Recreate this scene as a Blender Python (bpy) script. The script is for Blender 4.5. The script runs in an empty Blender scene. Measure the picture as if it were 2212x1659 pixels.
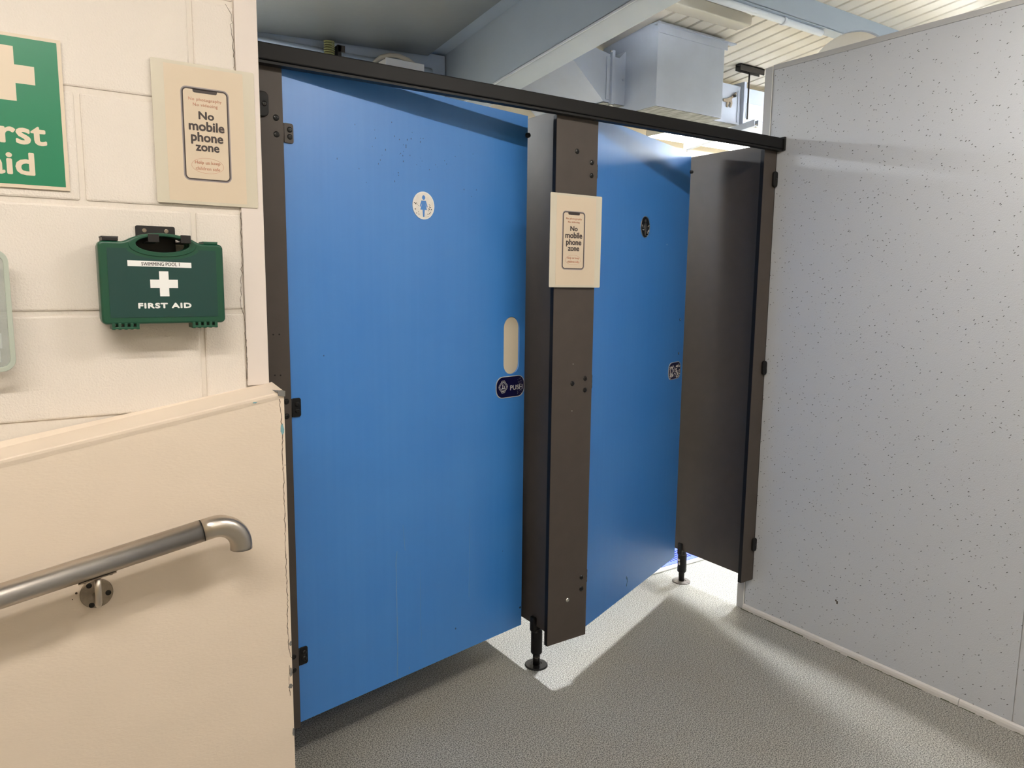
import bpy, bmesh, math, random
from mathutils import Vector, Matrix
random.seed(7)
S = bpy.context.scene
COL = S.collection

# ------------------------------------------------------------------ camera
CAM = Vector((-2.622, -1.977, 1.423))
YAW, PITCH, ROLL, FPX = 0.5963, 0.1363, 0.01115, 1612.93
fw = Vector((math.sin(YAW)*math.cos(PITCH), math.cos(YAW)*math.cos(PITCH), -math.sin(PITCH)))
r0 = Vector((math.cos(YAW), -math.sin(YAW), 0)); u0 = r0.cross(fw)
rt = math.cos(ROLL)*r0 + math.sin(ROLL)*u0
up = -math.sin(ROLL)*r0 + math.cos(ROLL)*u0
cd = bpy.data.cameras.new('camera'); cam = bpy.data.objects.new('camera', cd); COL.objects.link(cam)
cam.matrix_world = Matrix(((rt.x, up.x, -fw.x, CAM.x), (rt.y, up.y, -fw.y, CAM.y), (rt.z, up.z, -fw.z, CAM.z), (0, 0, 0, 1)))
cd.sensor_fit = 'HORIZONTAL'; cd.sensor_width = 36.0; cd.lens = FPX/2212*36.0
cd.clip_start = 0.02
S.camera = cam

# ------------------------------------------------------------------ world / exposure / light levels
w = bpy.data.worlds.new('world'); S.world = w; w.use_nodes = True
w.node_tree.nodes['Background'].inputs[0].default_value = (0.8, 0.88, 1.0, 1)
w.node_tree.nodes['Background'].inputs[1].default_value = 0.25
S.view_settings.view_transform = 'Standard'; S.view_settings.look = 'None'
S.view_settings.exposure = 1.29; S.view_settings.gamma = 1.0; S.view_settings.use_curve_mapping = False
S.cycles.max_bounces = 8; S.cycles.diffuse_bounces = 4; S.cycles.glossy_bounces = 4
S.cycles.sample_clamp_indirect = 4.0
# every luminaire: name, label, x0, x1, y0, y1, z0 (underside), strength, colour
WARM = (1.0, 0.94, 0.86); COOL = (0.88, 0.94, 1.0)
LIGHTS = [
    ('white batten light hanging over the floor before the blue doors', -1.45, -0.35, -1.50, -1.44, 2.50, 57, WARM),
    ('white batten light hanging above the handrail and green case', -3.9, -2.3, -1.50, -1.44, 2.50, 52, WARM),
    ('unseen batten light added near the room entrance as fill', -3.0, -1.0, -3.45, -3.35, 2.90, 18, WARM),  # added fill light for the room, out of view
    ('white batten light on the back wall behind the first cubicle', -2.0, -1.25, 1.93, 2.00, 2.40, 120, COOL),
    ('glowing flat light panel seen under the head rail, above second cubicle', 1.26, 2.75, 1.84, 2.07, 2.455, 7, (1.0, 0.97, 0.9)),
    ('white batten light behind the speckled grey wall panel', 1.8, 3.2, 0.84, 0.92, 2.35, 270, COOL),
    ('unseen batten light added beyond the speckled wall to brighten the duct', 1.2, 2.8, -0.66, -0.58, 2.45, 150, COOL),  # added out of view to brighten the duct front and cross beam
    ('short white batten light tucked beside the deep roof beam', 0.02, 0.09, 0.785, 1.10, 2.83, 1450, (0.96, 0.98, 1.0)),
]

# ------------------------------------------------------------------ helpers
def lin(r, g, b):
    f = lambda c: (c/255/12.92) if c/255 <= 0.04045 else ((c/255+0.055)/1.055)**2.4
    return (f(r), f(g), f(b), 1)

def mat(name, col, rough=0.5, metal=0.0, noise=0.0, nscale=8, bump=0.0, bscale=200, spec=0.5, aniso=None, detail=6, stretch=None):
    m = bpy.data.materials.new(name); m.use_nodes = True
    nt = m.node_tree; b = nt.nodes['Principled BSDF']
    b.inputs['Base Color'].default_value = col; b.inputs['Roughness'].default_value = rough
    b.inputs['Metallic'].default_value = metal; b.inputs['Specular IOR Level'].default_value = spec
    tc = nt.nodes.new('ShaderNodeTexCoord')
    src = tc.outputs['Object']
    if stretch:
        mp = nt.nodes.new('ShaderNodeMapping'); mp.inputs['Scale'].default_value = stretch
        nt.links.new(src, mp.inputs['Vector']); src = mp.outputs['Vector']
    if noise:
        n = nt.nodes.new('ShaderNodeTexNoise'); n.inputs['Scale'].default_value = nscale; n.inputs['Detail'].default_value = detail
        nt.links.new(src, n.inputs['Vector'])
        cr = nt.nodes.new('ShaderNodeValToRGB')
        lo = tuple(c*(1-noise) for c in col[:3])+(1,); hi = tuple(min(1, c*(1+noise)) for c in col[:3])+(1,)
        cr.color_ramp.elements[0].color = lo; cr.color_ramp.elements[1].color = hi
        cr.color_ramp.elements[0].position = 0.3; cr.color_ramp.elements[1].position = 0.7
        nt.links.new(n.outputs['Fac'], cr.inputs['Fac']); nt.links.new(cr.outputs['Color'], b.inputs['Base Color'])
    if bump:
        n2 = nt.nodes.new('ShaderNodeTexNoise'); n2.inputs['Scale'].default_value = bscale; n2.inputs['Detail'].default_value = 3
        nt.links.new(src, n2.inputs['Vector'])
        bp = nt.nodes.new('ShaderNodeBump'); bp.inputs['Strength'].default_value = bump; bp.inputs['Distance'].default_value = 0.004
        nt.links.new(n2.outputs['Fac'], bp.inputs['Height']); nt.links.new(bp.outputs['Normal'], b.inputs['Normal'])
    return m

def emit(name, col, strength):
    m = bpy.data.materials.new(name); m.use_nodes = True
    b = m.node_tree.nodes['Principled BSDF']
    b.inputs['Base Color'].default_value = (0.8, 0.8, 0.8, 1)
    b.inputs['Emission Color'].default_value = (*col, 1); b.inputs['Emission Strength'].default_value = strength
    return m

class MB:
    """collects solid shapes in world (or local) metres and links them as one mesh object"""
    def __init__(s): s.bm = bmesh.new()
    def box(s, x0, x1, y0, y1, z0, z1, bev=0.0, seg=2, M=None):
        t = bmesh.new(); bmesh.ops.create_cube(t, size=1)
        for v in t.verts:
            v.co = Vector((x0+(v.co.x+.5)*(x1-x0), y0+(v.co.y+.5)*(y1-y0), z0+(v.co.z+.5)*(z1-z0)))
        if bev: bmesh.ops.bevel(t, geom=t.edges[:], offset=bev, segments=seg, affect='EDGES', profile=0.5)
        return s._add(t, M)
    def _add(s, t, M=None):
        me = bpy.data.meshes.new('t')
        if M is not None: bmesh.ops.transform(t, matrix=M, verts=t.verts[:])
        t.to_mesh(me); t.free(); s.bm.from_mesh(me); bpy.data.meshes.remove(me); return s
    def poly(s, verts, faces):
        vs = [s.bm.verts.new(v) for v in verts]
        for f in faces: s.bm.faces.new([vs[i] for i in f])
        return s
    def prism(s, pts, axis, a, b):
        """pts: polygon in the two other axes (in x,y,z order); extruded from a to b along axis"""
        def P(p, t):
            q = list(p); q.insert(axis, t); return q
        n = len(pts)
        t = bmesh.new()
        A = [t.verts.new(P(p, a)) for p in pts]; B = [t.verts.new(P(p, b)) for p in pts]
        t.faces.new(A); t.faces.new(B[::-1])
        for i in range(n): t.faces.new([A[i], B[i], B[(i+1) % n], A[(i+1) % n]])
        bmesh.ops.recalc_face_normals(t, faces=t.faces[:])
        return s._add(t)
    def tube(s, path, r, n=16, caps=True, closed=False):
        path = [Vector(p) for p in path]; N = len(path)
        rs = r if isinstance(r, (list, tuple)) else [r]*N
        rings = []; ref = None
        for i, p in enumerate(path):
            d = (path[min(i+1, N-1)]-path[max(i-1, 0)]).normalized()
            if ref is None:
                ref = d.orthogonal().normalized()
            ref = (ref-d*ref.dot(d)).normalized(); bn = d.cross(ref)
            rings.append([s.bm.verts.new(p+rs[i]*(math.cos(2*math.pi*k/n)*ref+math.sin(2*math.pi*k/n)*bn)) for k in range(n)])
        for i in range(N-1):
            for k in range(n):
                f = s.bm.faces.new([rings[i][k], rings[i][(k+1) % n], rings[i+1][(k+1) % n], rings[i+1][k]]); f.smooth = True
        if caps:
            s.bm.faces.new(rings[0][::-1]); s.bm.faces.new(rings[-1])
        return s
    def cyl(s, p0, p1, r, n=20, r2=None): return s.tube([p0, p1], [r, r if r2 is None else r2], n)
    def lathe(s, c, axis, prof, n=24):
        """prof: (distance along axis, radius) from centre c"""
        c = Vector(c); a = Vector(axis).normalized()
        return s.tube([c+a*h for h, _ in prof], [max(r, 1e-5) for _, r in prof], n) if len({h for h, _ in prof}) == len(prof) else s._lathe(c, a, prof, n)
    def _lathe(s, c, a, prof, n):
        ref = a.orthogonal().normalized(); bn = a.cross(ref); rings = []
        for h, r in prof:
            r = max(r, 1e-5)
            rings.append([s.bm.verts.new(c+a*h+r*(math.cos(2*math.pi*k/n)*ref+math.sin(2*math.pi*k/n)*bn)) for k in range(n)])
        for i in range(len(rings)-1):
            for k in range(n): s.bm.faces.new([rings[i][k], rings[i][(k+1) % n], rings[i+1][(k+1) % n], rings[i+1][k]])
        s.bm.faces.new(rings[0][::-1]); s.bm.faces.new(rings[-1]); return s
    def shape(s, loops, y, th, bev=0.0):
        """flat outline(s) in x,z (first outer, others holes); back face at y, front face at y-th"""
        cu = bpy.data.curves.new('c', 'CURVE'); cu.dimensions = '2D'; cu.fill_mode = 'BOTH'
        cu.extrude = max(th/2-bev, 1e-5)
        if bev: cu.bevel_depth = bev; cu.offset = -bev; cu.bevel_resolution = 2
        for lp in loops:
            sp = cu.splines.new('POLY'); sp.points.add(len(lp)-1); sp.use_cyclic_u = True
            for pt, (a, b) in zip(sp.points, lp): pt.co = (a, b, 0, 1)
        return s._curve(cu, Matrix.Translation((0, y-th/2, 0)) @ Matrix.Rotation(math.pi/2, 4, 'X'))
    def text(s, body, cx, cz, y, width=None, height=None, bold=0.0, th=0.0006, M=None, sp=1.0, shear=0.0, res=3):
        cu = bpy.data.curves.new('t', 'FONT'); cu.body = body; cu.size = 1; cu.space_character = sp
        cu.resolution_u = res; cu.shear = shear
        ob = bpy.data.objects.new('t', cu); me = bpy.data.meshes.new_from_object(ob)
        xs = [v.co.x for v in me.vertices]; ys = [v.co.y for v in me.vertices]
        w0, h0 = max(xs)-min(xs), max(ys)-min(ys)
        sx = width/w0 if width else height/h0
        sy = height/h0 if height else sx
        mx, my = (max(xs)+min(xs))/2, (max(ys)+min(ys))/2
        t = bmesh.new(); t.from_mesh(me)
        for v in t.verts: v.co = Vector(((v.co.x-mx)*sx, (v.co.y-my)*sy, 0))
        bmesh.ops.dissolve_degenerate(t, dist=1e-6, edges=t.edges[:])
        ret = bmesh.ops.extrude_face_region(t, geom=t.faces[:])
        for e in ret['geom']:
            if isinstance(e, bmesh.types.BMVert): e.co.z += th
        bpy.data.objects.remove(ob); bpy.data.curves.remove(cu); bpy.data.meshes.remove(me)
        T = Matrix.Translation((cx, y, cz)) @ Matrix.Rotation(math.pi/2, 4, 'X')
        if bold:
            base = t.copy(); e = bold*sx
            for k in range(8):
                c = base.copy(); a = k*math.pi/4
                s._add(c, T @ Matrix.Translation((e*math.cos(a), e*math.sin(a), 2e-5*(k+1))))
            base.free()
        return s._add(t, T)
    def _curve(s, cu, M):
        ob = bpy.data.objects.new('t', cu); me = bpy.data.meshes.new_from_object(ob)
        t = bmesh.new(); t.from_mesh(me)
        bmesh.ops.remove_doubles(t, verts=t.verts[:], dist=1e-6)
        bpy.data.objects.remove(ob); bpy.data.curves.remove(cu); bpy.data.meshes.remove(me)
        return s._add(t, M)
    def build(s, name, m, parent=None, off=None, kind=None, smooth=False, label=None):
        """off: world position of the thing's origin, taken from the vertices"""
        if off is not None: bmesh.ops.translate(s.bm, verts=s.bm.verts[:], vec=-Vector(off))
        me = bpy.data.meshes.new(name); s.bm.to_mesh(me); s.bm.free()
        if smooth:
            for p in me.polygons: p.use_smooth = True
        o = bpy.data.objects.new(name, me); COL.objects.link(o); me.materials.append(m)
        if parent: o.parent = parent
        if kind: o['kind'] = kind
        if label: o['label'] = label
        return o

def thing(name, label, cat, loc=(0, 0, 0), rz=0.0, group=None):
    o = bpy.data.objects.new(name, None); COL.objects.link(o); o.location = loc; o.rotation_euler = (0, 0, rz)
    o.empty_display_size = 0.1
    o['label'] = label; o['category'] = cat
    if group: o['group'] = group
    return o
def tag(o, label, cat, group=None):
    o['label'] = label; o['category'] = cat
    if group: o['group'] = group
    return o
def struct(o): o['kind'] = 'structure'; return o
def sname(name):
    o = bpy.data.objects.new(name, None); COL.objects.link(o); o['kind'] = 'structure'; return o
def copy_of(o, parent, loc=None, rot=None):
    c = o.copy(); COL.objects.link(c); c.parent = parent
    if loc is not None: c.location = loc
    if rot is not None: c.rotation_euler = rot
    return c
def rrect(x0, x1, z0, z1, r, n=6):
    out = []
    for cx, cz, a in ((x1-r, z1-r, 0), (x0+r, z1-r, 90), (x0+r, z0+r, 180), (x1-r, z0+r, 270)):
        for k in range(n+1):
            t = math.radians(a+90*k/n); out.append((cx+r*math.cos(t), cz+r*math.sin(t)))
    return out
def ell(cx, cz, a, b, n=32): return [(cx+a*math.cos(2*math.pi*k/n), cz+b*math.sin(2*math.pi*k/n)) for k in range(n)]
def ribbon(mb, pts, wd, y, th=0.0004):
    """thin jagged line in x,z on a wall facing -y"""
    for (a, b), (c, d) in zip(pts[:-1], pts[1:]):
        v = Vector((c-a, d-b)); L = v.length
        if L < 1e-6: continue
        n = Vector((-v.y, v.x))/L*wd*random.uniform(.3, .7)
        q = [(a+n.x, b+n.y), (a-n.x, b-n.y), (c-n.x, d-n.y), (c+n.x, d+n.y)]
        mb.poly([(x, y, z) for x, z in q]+[(x, y-th, z) for x, z in q],
                [(0, 1, 2, 3), (7, 6, 5, 4), (0, 4, 5, 1), (1, 5, 6, 2), (2, 6, 7, 3), (3, 7, 4, 0)])
def jag(pts, step=0.012, amp=0.0022):
    out = [pts[0]]
    for (a, b), (c, d) in zip(pts[:-1], pts[1:]):
        L = math.hypot(c-a, d-b); n = max(1, int(L/step))
        for k in range(1, n+1):
            t = k/n; j = amp if k < n else 0
            out.append((a+(c-a)*t+random.uniform(-j, j), b+(d-b)*t+random.uniform(-j, j)))
    return out

# ------------------------------------------------------------------ materials
M_block = mat('cream_block_paint', lin(222, 213, 203), 0.55, bump=0.42, bscale=230, noise=0.02, nscale=5)
M_mortar = mat('cream_mortar_paint', lin(219, 210, 199), 0.6, bump=0.25, bscale=120)
M_plaster = mat('white_plaster_paint', lin(220, 209, 201), 0.55, bump=0.06, bscale=60)
M_lower = mat('beige_gloss_paint', lin(224, 208, 190), 0.42, bump=0.10, bscale=110, noise=0.02, nscale=4, stretch=(1, 1, 2.5))
M_cream = mat('cream_wall_paint', lin(238, 226, 200), 0.6, bump=0.1, bscale=90)
M_crack = mat('crack_dark', lin(70, 58, 45), 0.9)
M_chip = mat('teal_undercoat', lin(120, 165, 175), 0.7)
M_greychip = mat('grey_undercoat', lin(120, 118, 115), 0.7)
M_graph = mat('graphite_laminate', lin(72, 65, 60), 0.46, spec=0.35, noise=0.05, nscale=20, bump=0.02, bscale=400)
M_black = mat('black_powder_coat', lin(20, 19, 19), 0.45, spec=0.25)
M_rail = mat('black_rail_paint', lin(16, 15, 15), 0.5, spec=0.22)
M_bolt = mat('black_bolt', lin(22, 21, 21), 0.28, metal=0.3)
M_chrome = mat('worn_chrome', lin(190, 188, 184), 0.3, metal=1.0)
M_steel = mat('brushed_steel', lin(196, 188, 178), 0.3, metal=1.0, bump=0.04, bscale=300, stretch=(1, 30, 30))
M_flange = mat('stained_steel', lin(150, 138, 124), 0.42, metal=0.9, noise=0.3, nscale=40)
M_paper = mat('poster_print_cream', lin(208, 191, 168), 0.45)
M_lam = mat('laminate_film', lin(205, 197, 179), 0.22)
M_print_dark = mat('print_dark', lin(62, 52, 50), 0.5)
M_print_brown = mat('print_brown', lin(190, 135, 112), 0.5)
M_print_grey = mat('print_silver_frame', lin(140, 132, 134), 0.5)
M_signgreen = mat('sign_green', lin(24, 122, 86), 0.35)
M_signcream = mat('sign_photoluminescent', lin(216, 200, 178), 0.45)
M_boxgreen = mat('green_plastic', lin(22, 74, 54), 0.35, bump=0.02, bscale=500)
M_boxpanel = mat('green_plastic_panel', lin(20, 62, 58), 0.4)
M_white = mat('white_print', lin(232, 232, 230), 0.5)
M_plasblack = mat('black_plastic', lin(20, 17, 17), 0.45)
M_navy = mat('navy_plate', lin(8, 8, 52), 0.3)
M_silver = mat('silver_sign', lin(228, 222, 214), 0.4, noise=0.06, nscale=60)
M_mat = mat('blue_rubber_mat', lin(92, 112, 224), 0.5)
M_whitestep = mat('white_threshold', lin(238, 236, 230), 0.5)
M_duct = mat('painted_duct_steel', lin(184, 193, 208), 0.42, bump=0.03, bscale=60, noise=0.03, nscale=10)
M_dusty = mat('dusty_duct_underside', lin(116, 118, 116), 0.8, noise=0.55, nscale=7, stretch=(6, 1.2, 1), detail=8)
M_beam = mat('blue_grey_beam_paint', lin(150, 162, 174), 0.4, bump=0.02, bscale=40, noise=0.02, nscale=6)
M_soffit = mat('grey_gloss_soffit', lin(92, 97, 101), 0.35, bump=0.08, bscale=25, noise=0.05, nscale=4)
M_deck = mat('cream_roof_deck', lin(226, 220, 208), 0.4)
M_deckline = mat('conduit_paint', lin(206, 212, 218), 0.4)
M_dull = mat('dull_black_metal', lin(38, 35, 32), 0.5, metal=0.4)
M_rust = mat('rusty_lever', lin(150, 138, 122), 0.6, noise=0.4, nscale=40)
M_lampbody = mat('white_lamp_housing', lin(225, 222, 214), 0.5)
M_box_white = mat('white_junction_box', lin(206, 208, 208), 0.5)
M_coil = mat('earth_cable_sleeve', lin(120, 122, 78), 0.5)
M_trimgrey = mat('grey_edge_trim', lin(178, 178, 178), 0.35)
M_base = mat('white_skirting_trim', lin(206, 202, 198), 0.4)
M_dirt = mat('grime', lin(88, 92, 74), 0.9)

def glassy(name, col, alpha, rough=0.15):
    m = mat(name, col, rough); b = m.node_tree.nodes['Principled BSDF']
    b.inputs['Alpha'].default_value = alpha; return m
M_clear = glassy('frosted_clear_plastic', lin(196, 204, 200), 0.22)
M_lampclear = glassy('aged_clear_diffuser', lin(226, 220, 204), 0.6)
M_packet = mat('white_sachet_paper', lin(232, 230, 228), 0.5)

def blue_door_mat():
    m = mat('blue_door_laminate', lin(66, 122, 186), 0.36, spec=1.0); nt = m.node_tree; b = nt.nodes['Principled BSDF']
    tc = nt.nodes.new('ShaderNodeTexCoord')
    n = nt.nodes.new('ShaderNodeTexNoise'); n.inputs['Scale'].default_value = 3.5; n.inputs['Detail'].default_value = 9; n.inputs['Roughness'].default_value = .62
    nt.links.new(tc.outputs['Object'], n.inputs['Vector'])
    # vertical wipe streaks
    mp = nt.nodes.new('ShaderNodeMapping'); mp.inputs['Scale'].default_value = (60, 60, 1.2); nt.links.new(tc.outputs['Object'], mp.inputs['Vector'])
    n2 = nt.nodes.new('ShaderNodeTexNoise'); n2.inputs['Scale'].default_value = 1; n2.inputs['Detail'].default_value = 2; nt.links.new(mp.outputs['Vector'], n2.inputs['Vector'])
    mx = nt.nodes.new('ShaderNodeMath'); mx.operation = 'MULTIPLY_ADD'; mx.inputs[1].default_value = 0.35; nt.links.new(n2.outputs['Fac'], mx.inputs[0]); nt.links.new(n.outputs['Fac'], mx.inputs[2])
    cr = nt.nodes.new('ShaderNodeValToRGB'); cr.color_ramp.elements[0].position = .45; cr.color_ramp.elements[1].position = .95
    cr.color_ramp.elements[0].color = lin(46, 119, 197); cr.color_ramp.elements[1].color = lin(59, 128, 202)
    nt.links.new(mx.outputs[0], cr.inputs['Fac']); nt.links.new(cr.outputs['Color'], b.inputs['Base Color'])
    rr = nt.nodes.new('ShaderNodeMapRange'); rr.inputs['To Min'].default_value = .34; rr.inputs['To Max'].default_value = .52
    nt.links.new(n.outputs['Fac'], rr.inputs['Value']); nt.links.new(rr.outputs['Result'], b.inputs['Roughness'])
    return m
M_blue = blue_door_mat()

def speckle_mat():
    m = mat('speckled_grey_laminate', lin(193, 196, 201), 0.34); nt = m.node_tree; b = nt.nodes['Principled BSDF']
    tc = nt.nodes.new('ShaderNodeTexCoord'); L = nt.links
    col = None
    base = nt.nodes.new('ShaderNodeRGB'); base.outputs[0].default_value = lin(193, 196, 201); cur = base.outputs[0]
    for ang, sc, th, dark in ((35, 40, .13, (66, 64, 63)), (-20, 33, .10, (84, 82, 80)), (70, 52, .10, (122, 121, 119))):
        mp0 = nt.nodes.new('ShaderNodeMapping'); mp0.inputs['Rotation'].default_value = (math.radians(ang), 0, 0)
        mp = nt.nodes.new('ShaderNodeMapping'); mp.inputs['Scale'].default_value = (0.0, 1.0, 2.6)
        v = nt.nodes.new('ShaderNodeTexVoronoi'); v.voronoi_dimensions = '3D'; v.inputs['Scale'].default_value = sc
        L.new(tc.outputs['Object'], mp0.inputs['Vector']); L.new(mp0.outputs['Vector'], mp.inputs['Vector']); L.new(mp.outputs['Vector'], v.inputs['Vector'])
        lt = nt.nodes.new('ShaderNodeMath'); lt.operation = 'LESS_THAN'; lt.inputs[1].default_value = th; L.new(v.outputs['Distance'], lt.inputs[0])
        # only some cells carry a fleck
        sep = nt.nodes.new('ShaderNodeSeparateColor'); L.new(v.outputs['Color'], sep.inputs['Color'])
        gt = nt.nodes.new('ShaderNodeMath'); gt.operation = 'GREATER_THAN'; gt.inputs[1].default_value = .25; L.new(sep.outputs[0], gt.inputs[0])
        mu = nt.nodes.new('ShaderNodeMath'); mu.operation = 'MULTIPLY'; L.new(lt.outputs[0], mu.inputs[0]); L.new(gt.outputs[0], mu.inputs[1])
        mix = nt.nodes.new('ShaderNodeMix'); mix.data_type = 'RGBA'; L.new(mu.outputs[0], mix.inputs['Factor'])
        L.new(cur, mix.inputs[6]); mix.inputs[7].default_value = lin(*dark); cur = mix.outputs[2]
    L.new(cur, b.inputs['Base Color'])
    v = nt.nodes.new('ShaderNodeTexVoronoi'); v.inputs['Scale'].default_value = 260; L.new(tc.outputs['Object'], v.inputs['Vector'])
    bp = nt.nodes.new('ShaderNodeBump'); bp.inputs['Strength'].default_value = .25; bp.inputs['Distance'].default_value = .002
    L.new(v.outputs['Distance'], bp.inputs['Height']); L.new(bp.outputs['Normal'], b.inputs['Normal'])
    return m
M_speck = speckle_mat()

def floor_mat():
    m = mat('speckled_safety_floor', lin(128, 125, 118), 0.5); nt = m.node_tree; b = nt.nodes['Principled BSDF']; L = nt.links
    tc = nt.nodes.new('ShaderNodeTexCoord')
    n = nt.nodes.new('ShaderNodeTexNoise'); n.inputs['Scale'].default_value = 260; n.inputs['Detail'].default_value = 2; L.new(tc.outputs['Object'], n.inputs['Vector'])
    cr = nt.nodes.new('ShaderNodeValToRGB'); e = cr.color_ramp.elements
    e[0].position = .38; e[0].color = lin(82, 80, 76); e[1].position = .62; e[1].color = lin(186, 183, 175)
    L.new(n.outputs['Fac'], cr.inputs['Fac'])
    n3 = nt.nodes.new('ShaderNodeTexNoise'); n3.inputs['Scale'].default_value = 2.2; n3.inputs['Detail'].default_value = 5; L.new(tc.outputs['Object'], n3.inputs['Vector'])
    cr3 = nt.nodes.new('ShaderNodeValToRGB'); cr3.color_ramp.elements[0].position = .35; cr3.color_ramp.elements[1].position = .65
    cr3.color_ramp.elements[0].color = (.95, .93, .9, 1); cr3.color_ramp.elements[1].color = (.98, 1.0, 1.02, 1)
    L.new(n3.outputs['Fac'], cr3.inputs['Fac'])
    mx = nt.nodes.new('ShaderNodeMix'); mx.data_type = 'RGBA'; mx.blend_type = 'MULTIPLY'; mx.inputs['Factor'].default_value = 1
    L.new(cr.outputs['Color'], mx.inputs[6]); L.new(cr3.outputs['Color'], mx.inputs[7]); L.new(mx.outputs[2], b.inputs['Base Color'])
    bp = nt.nodes.new('ShaderNodeBump'); bp.inputs['Strength'].default_value = .05; bp.inputs['Distance'].default_value = .002
    L.new(n.outputs['Fac'], bp.inputs['Height']); L.new(bp.outputs['Normal'], b.inputs['Normal'])
    return m
M_floor = floor_mat()

# ================================================================== THE SETTING
SL = 0.107                                   # the roof falls towards +y
def roof(y, drop=0.0): return 3.05-SL*y-drop
X0, X1, Y0, Y1 = -5.0, 4.5, -5.0, 2.30
MB().box(X0-.1, X1+.1, Y0-.1, Y1+.1, -.1, 0).build('floor', M_floor, kind='structure')

# corrugated roof deck
mb = MB(); prof = []
x = X0-.1
while x < X1+.1:
    prof += [(x, 0), (x+.080, 0), (x+.084, .010), (x+.098, .010), (x+.102, 0), (x+.108, 0)]
    x += .112
pts = []
for px, d in prof: pts.append((px, d))
n = len(pts)
v = [(px, Y0-.1, roof(Y0-.1)+d) for px, d in pts]+[(px, Y1+.1, roof(Y1+.1)+d) for px, d in pts]
v += [(px, Y0-.1, roof(Y0-.1)+.06) for px, d in pts]+[(px, Y1+.1, roof(Y1+.1)+.06) for px, d in pts]
fc = []
for i in range(n-1):
    fc.append((i, i+1, n+i+1, n+i)); fc.append((2*n+i, 3*n+i, 3*n+i+1, 2*n+i+1))
fc += [(i, 2*n+i, 2*n+i+1, i+1) for i in range(n-1)]+[(n+i, n+i+1, 3*n+i+1, 3*n+i) for i in range(n-1)]
mb.poly(v, fc).build('ceiling', M_deck, kind='structure')

MB().box(-2.099, X1+.1, Y1, Y1+.1, 0, 2.90).build('wall_back', M_cream, kind='structure')
MB().box(X0, X1, Y0-.1, Y0, 0, 3.58).build('wall_front', M_cream, kind='structure')
MB().prism([(Y0-.1, 0), (Y1+.1, 0), (Y1+.1, roof(Y1+.1)), (Y0-.1, roof(Y0-.1))], 0, X1, X1+.1).build('wall_far_right', M_cream, kind='structure')
MB().prism([(Y0-.1, 0), (-.14, 0), (-.14, roof(-.14)), (Y0-.1, roof(Y0-.1))], 0, X0-.1, X0).build('wall_far_left', M_cream, kind='structure')

# ---- block wall on the left, with every block its own piece
wl = sname('wall_left')
MB().prism([(-.146, 0), (Y1+.1, 0), (Y1+.1, roof(Y1+.1)), (-.146, roof(-.146))], 0, X0-.1, -2.1005).build('mortar', M_mortar, wl)
bed = [1.118, 1.3465, 1.5755, 1.8035, 2.0325, 2.2615, 2.49, 2.719, 2.948]
heads = [-2.247, -2.255, -2.470, -2.244, -2.456, -2.244, -2.460, -2.244]
blockmesh = {}
for c in range(len(bed)-1):
    z0, z1 = bed[c]+.005, bed[c+1]-.005
    xr = heads[c]; edges = [-2.151]
    while xr > X0: edges.append(xr); xr -= .45
    for k in range(len(edges)-1):
        xa, xb = edges[k+1]+.005, edges[k]-(.005 if k else 0)
        if xb < -4.4: continue
        zt = min(z1, 2.95)
        key = (round(xb-xa, 3), round(zt-z0, 3))
        if key not in blockmesh:
            o = MB().box(-(xb-xa)/2, (xb-xa)/2, 0, .03, -(zt-z0)/2, (zt-z0)/2, .0045, 2).build('block', M_block, wl)
            blockmesh[key] = o.data
        else:
            o = bpy.data.objects.new('block', blockmesh[key]); COL.objects.link(o); o.parent = wl
        o.location = ((xa+xb)/2, -.150+random.uniform(-.0008, .0008), (z0+zt)/2)
        o.rotation_euler = (random.uniform(-.003, .003), 0, random.uniform(-.002, .002))
# plastered strip at the free end of the block wall
t1 = sname('trim_1')
MB().box(-2.1505, -2.099, -.153, -.12, 1.168, 2.98, .002).build('plaster_strip', M_plaster, t1)
mb = MB()
ribbon(mb, jag([(-2.168, 2.03), (-2.155, 2.01), (-2.157, 1.97), (-2.153, 1.93), (-2.155, 1.895)], .008, .003), .0008, -.1512)
ribbon(mb, jag([(-2.152, 1.575), (-2.152, 1.52), (-2.154, 1.46), (-2.157, 1.41), (-2.160, 1.37), (-2.156, 1.345), (-2.151, 1.32), (-2.150, 1.25), (-2.152, 1.185)], .008, .0025), .0008, -.1535)
ribbon(mb, jag([(-2.151, 1.575), (-2.1505, 1.48), (-2.151, 1.36), (-2.1505, 1.18)], .02, .0006), .0006, -.1536)
mb.build('crack', M_crack, t1)

# ---- lower ramp wall with its sloping capping
wd = sname('wall_left_lower')
XE = -2.092
def zf(x): return 1.162+.170*(x+2.092)        # front top edge
def zb(x): return 1.172+.155*(x+2.100)        # back top edge
MB().prism([(X0, 0), (XE, 0), (XE, zf(XE)-.013), (X0, zf(X0)-.013)], 1, -.243, -.150).build('wall_body', M_lower, wd)
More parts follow.
